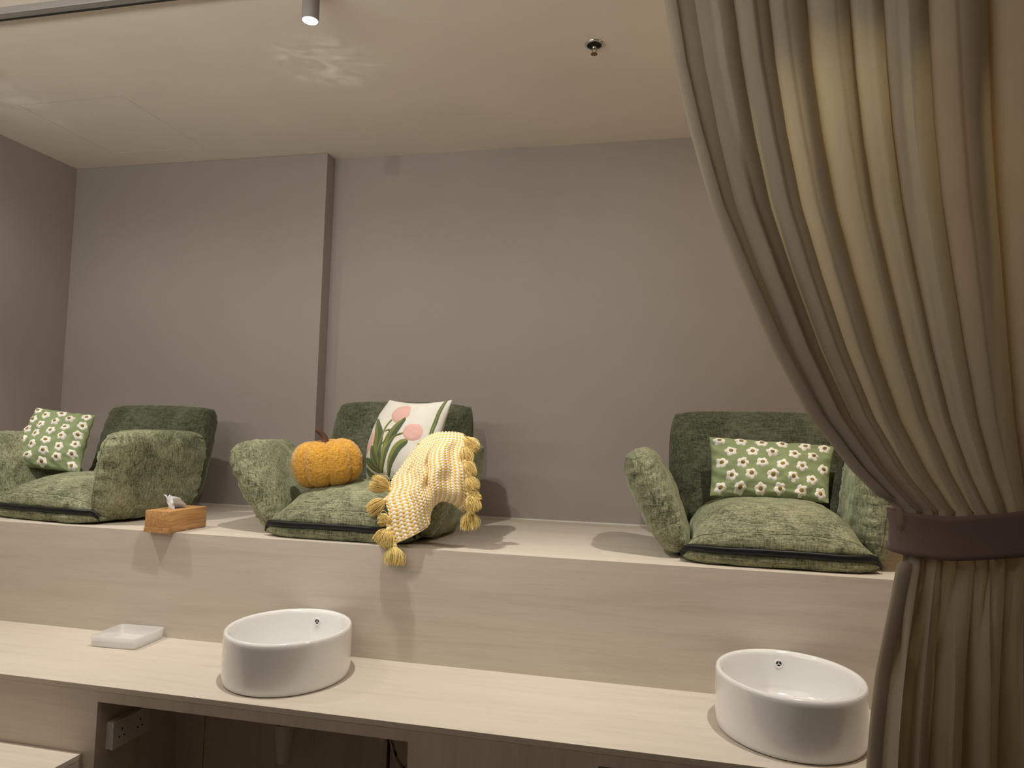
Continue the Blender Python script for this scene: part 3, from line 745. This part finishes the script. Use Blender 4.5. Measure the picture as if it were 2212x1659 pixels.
def tassel(knob, tip, length, spread, n=70, seed=0):
    """knob and tip: (px,py,Y)"""
    rnd = random.Random(seed); k = at(*knob)-TO; e = at(*tip)-TO; d = (e-k).normalized(); L = length or (e-k).length
    a = V((0, 1, .2)).cross(d).normalized(); b = d.cross(a)
    # strands
    vs = []; fs = []
    for s_ in range(n):
        an = rnd.uniform(0, 6.283); rr = math.sqrt(rnd.random()); sp_ = spread*rr; l = L*rnd.uniform(.74, 1.10)*(1-.12*rr)
        sd = a*math.cos(an)+b*math.sin(an)*.75; cur = rnd.uniform(-.016, .016); cu2 = a*rnd.uniform(-1, 1)+b*rnd.uniform(-1, 1)
        for q in range(7):
            t_ = q/6; off = sd*(.006*min(1, t_*5)+sp_*math.sin(min(1, t_*1.05)*math.pi*.55)**1.1)
            p = k+d*(l*t_)+off+cu2*cur*math.sin(t_*3)+V((0, 0, -.008*t_*t_))
            r_ = .0014*(1-.3*t_); u1 = sd; u2 = d.cross(sd)
            for m_ in range(3):
                g = m_*2.094; vs.append(p+u1*math.cos(g)*r_+u2*math.sin(g)*r_)
        o_ = s_*21; fs += grid_faces(3, 7, True, o_)
    # soft inner bulk
    o_ = len(vs)
    for q in range(8):
        t_ = q/7; R2 = (.004+spread*.36*math.sin(min(1, t_*1.05)*math.pi*.55)) * (1 if q < 7 else .2)
        for m_ in range(16):
            g = m_*math.pi/8; rg = R2*(1+.12*rnd.uniform(-1, 1)); vs.append(k+d*(L*.66*t_)+a*math.cos(g)*rg+b*math.sin(g)*rg*.7+V((0, 0, -.006*t_*t_)))
    fs += grid_faces(16, 8, True, o_)
    ts = mesh_obj('tassel', vs, fs, mYarn, th_root)
    vs = []
    for j in range(9):
        ph = math.pi*j/8
        for i in range(14):
            g = 2*math.pi*i/14; vs.append(k+d*(-.008*math.cos(ph))*1.1+(a*math.cos(g)+b*math.sin(g))*.0082*math.sin(ph))
    mesh_obj('knot', vs, grid_faces(14, 9, True), mYarnP, ts)
TS = [((1003, 947, 2.74), (1031, 969, 2.72), .020), ((1001, 965, 2.71), (1011, 1000, 2.70), .020), ((1004, 997, 2.69), (1022, 1026, 2.68), .017),
      ((1009, 1029, 2.68), (1029, 1057, 2.67), .020), ((1011, 1067, 2.68), (1037, 1080, 2.67), .021), ((1012, 1068, 2.67), (1029, 1102, 2.66), .022),
      ((1013, 1104, 2.70), (1014, 1142, 2.69), .032),
      ((843, 1057, 2.68), (800, 1034, 2.66), .029), ((832, 1080, 2.64), (795, 1103, 2.62), .021), ((840, 1119, 2.60), (816, 1121, 2.595), .012),
      ((838, 1134, 2.595), (832, 1112, 2.595), .012), ((838, 1143, 2.585), (815, 1171, 2.57), .024), ((840, 1144, 2.58), (835, 1180, 2.57), .020), ((853, 1179, 2.575), (850, 1219, 2.565), .031)]
for i, (a, b, s_) in enumerate(TS): tassel(a, b, None, s_, 240 if s_ > .015 else 120, i)

# ------------------------------------------------------------------ curtain
LE = [(-.10, 2.11, 3.118), (-.055, 2.00, 2.95), (-.028, 1.93, 2.795), (.000, 1.905, 2.60), (.043, 1.90, 2.408), (.098, 1.90, 2.21), (.168, 1.90, 2.029), (.250, 1.90, 1.84), (.336, 1.90, 1.676), (.430, 1.90, 1.55), (.512, 1.90, 1.466)]
LE = [V(p) for p in LE]
BZ = 1.412          # band height
def left_x(z):
    if z >= 1.466:
        for a, b in zip(LE, LE[1:]):
            if a.z >= z >= b.z:
                f = (a.z-z)/(a.z-b.z); return a.x+(b.x-a.x)*f, a.y+(b.y-a.y)*f
        return LE[0].x, LE[0].y
    if z > 1.358: return .522+.006*(1.466-z)/.108, 1.90
    f = (1.358-z)/1.358; return .540-.066*math.sin(min(1, f*1.9)*math.pi/2)*1.0, 1.90+.02*f
def right_x(z):
    if z > BZ: f = (z-BZ)/(3.118-BZ); return .93+.36*f**.7, 1.93+.17*f**3
    f = (BZ-z)/BZ; return .93+.12*f, 1.93
phs = [0.0]
rnd = random.Random(4)
NF = 10
ctr = [0]
for i in range(NF): ctr.append(ctr[-1]+(.85 if i == 0 else rnd.uniform(.5, 1.5)))
ctr = [c_/ctr[-1] for c_ in ctr]
amp = [rnd.uniform(.5, 1.3) for _ in range(NF+1)]; amp[0] = 1.7
def fold(t_):
    for i in range(NF):
        if ctr[i] <= t_ <= ctr[i+1] or i == NF-1:
            f = (t_-ctr[i])/(ctr[i+1]-ctr[i]); return math.cos(f*2*math.pi)*.5*amp[i], math.sin(f*2*math.pi)*amp[i], i, f
ctr2 = [0, .17, .30, .46, .60, .80, 1.0]
def fold2(t_):
    for i in range(6):
        if t_ <= ctr2[i+1]:
            f = (t_-ctr2[i])/(ctr2[i+1]-ctr2[i]); return math.cos(f*2*math.pi)*.5*(-.8, .7, 1.1, .6, 1.2, .9)[i], math.sin(f*2*math.pi)*.8
NT = 600
zs = [3.118-i*(3.118-1.47)/90 for i in range(90)]+[1.47-i*(1.47-1.35)/12 for i in range(12)]+[1.35-i*(1.35-.02)/60 for i in range(61)]
vs = []; thin = []
for z in zs:
    xl, yl = left_x(z); xr, yr = right_x(z)
    if z > BZ: f = min(1, (z-BZ)/1.0)
    else: f = min(1, (BZ-z)/.6)
    A = (.014+.034*f**.8) if z > BZ else (.010+.020*f); thick = .055*(1-f)
    for i in range(NT):
        t_ = i/(NT-1); cv, sv, k, ff = fold(t_)
        if k == 0: cv *= 1-.62*max(0, min(1, (z-2.0)/.5))
        if z < 1.36:
            g_ = min(1, (1.36-z)/.30); c2, s2 = fold2(t_); cv = cv*(1-g_)+c2*1.5*g_; sv = sv*(1-g_)+s2*1.3*g_
        wob = .010*nz((t_*3, z*.9, 0), 1, 3)*f
        sk = .30*(xr-xl)/NF*sv
        x = xl+(xr-xl)*t_+sk+wob
        # sheet bulges towards the viewer where it is gathered
        y = yl+(yr-yl)*t_-A*cv*2*(1 if i else 1)+.012*nz((t_*7, z*.9, 1), 1, 5)-thick*math.sin(math.pi*t_)
        y += .004*math.sin(z*38+t_*60)*max(0, 1-abs(z-BZ)/.12)
        vs.append(V((x, y, z)))
        th_ = 0
        if z > 1.60: th_ += min(1, (z-1.60)/.5)*math.exp(-((t_-.615)/.0022)**2)
        if z > 2.40: th_ += min(1, (z-2.40)/.4)*math.exp(-((t_-.292)/.0030)**2)
        if z < 1.25: th_ += .35*math.exp(-((t_-.20)/.004)**2)
        thin.append(th_)
cu = tag(empty('curtain', (.7, 1.95, 0)), 'floor-length cream curtain tied back at the right side', 'curtain')
cs = mesh_obj('curtain_cloth', [v-V((.7, 1.95, 0)) for v in vs], grid_faces(NT, len(zs)), mCurt, cu)
at_ = cs.data.attributes.new('thin', 'FLOAT', 'POINT'); at_.data.foreach_set('value', thin)
# turned hem along its free edge
hv = []
for j, z in enumerate(zs):
    p = vs[j*NT]+V((.026 if 1.34 < z < 1.48 else 0, .02 if 1.34 < z < 1.48 else 0, 0))
    for (dx, dy) in ((-.004, .012), (-.010, .004), (-.011, -.004), (-.005, -.010), (.012, -.012), (.020, -.009)): hv.append(p+V((dx, dy, 0))-V((.7, 1.95, 0)))
mesh_obj('curtain_hem', hv, grid_faces(6, len(zs)), mCurt, cu)
# tie band
tb = tag(empty('curtain_tieback', (.7, 1.93, BZ)), 'dark taupe fabric band gathering the cream curtain', 'tieback')
vs2 = []; nb_ = 64
for j in range(9):
    v = j/8
    for i in range(nb_):
        a = 2*math.pi*i/nb_; x = .727+.215*math.cos(a); yy = 1.915+.100*math.sin(a)
        rise = .045*max(0, (x-.62)/.3)
        pinch = 1-.03*math.cos((v-.5)*math.pi)
        vs2.append(V((.727+(x-.727)*pinch, 1.915+(yy-1.915)*pinch, 1.358+.100*v+rise-.008*math.sin(a)*(-1)))-V((.7, 1.93, BZ)))
bd = mesh_obj('band', vs2, grid_faces(nb_, 9, True), mTie, tb); bd.modifiers.new('t', 'SOLIDIFY').thickness = .004
tube('band_loop', spline([V((.93, 1.96, 1.45))-V((.7, 1.93, BZ)), V((1.12, 1.98, 1.50))-V((.7, 1.93, BZ)), V((XR-.012, 1.98, 1.53))-V((.7, 1.93, BZ))], 12), .012, mTie, tb, 8, flat=.4)
lathe('wall_hook', [(.012, 0), (.012, .004), (.005, .006), (.005, .02)], mChrome, tb, 16, loc=(XR-.7-.012, .05, 1.52-BZ))
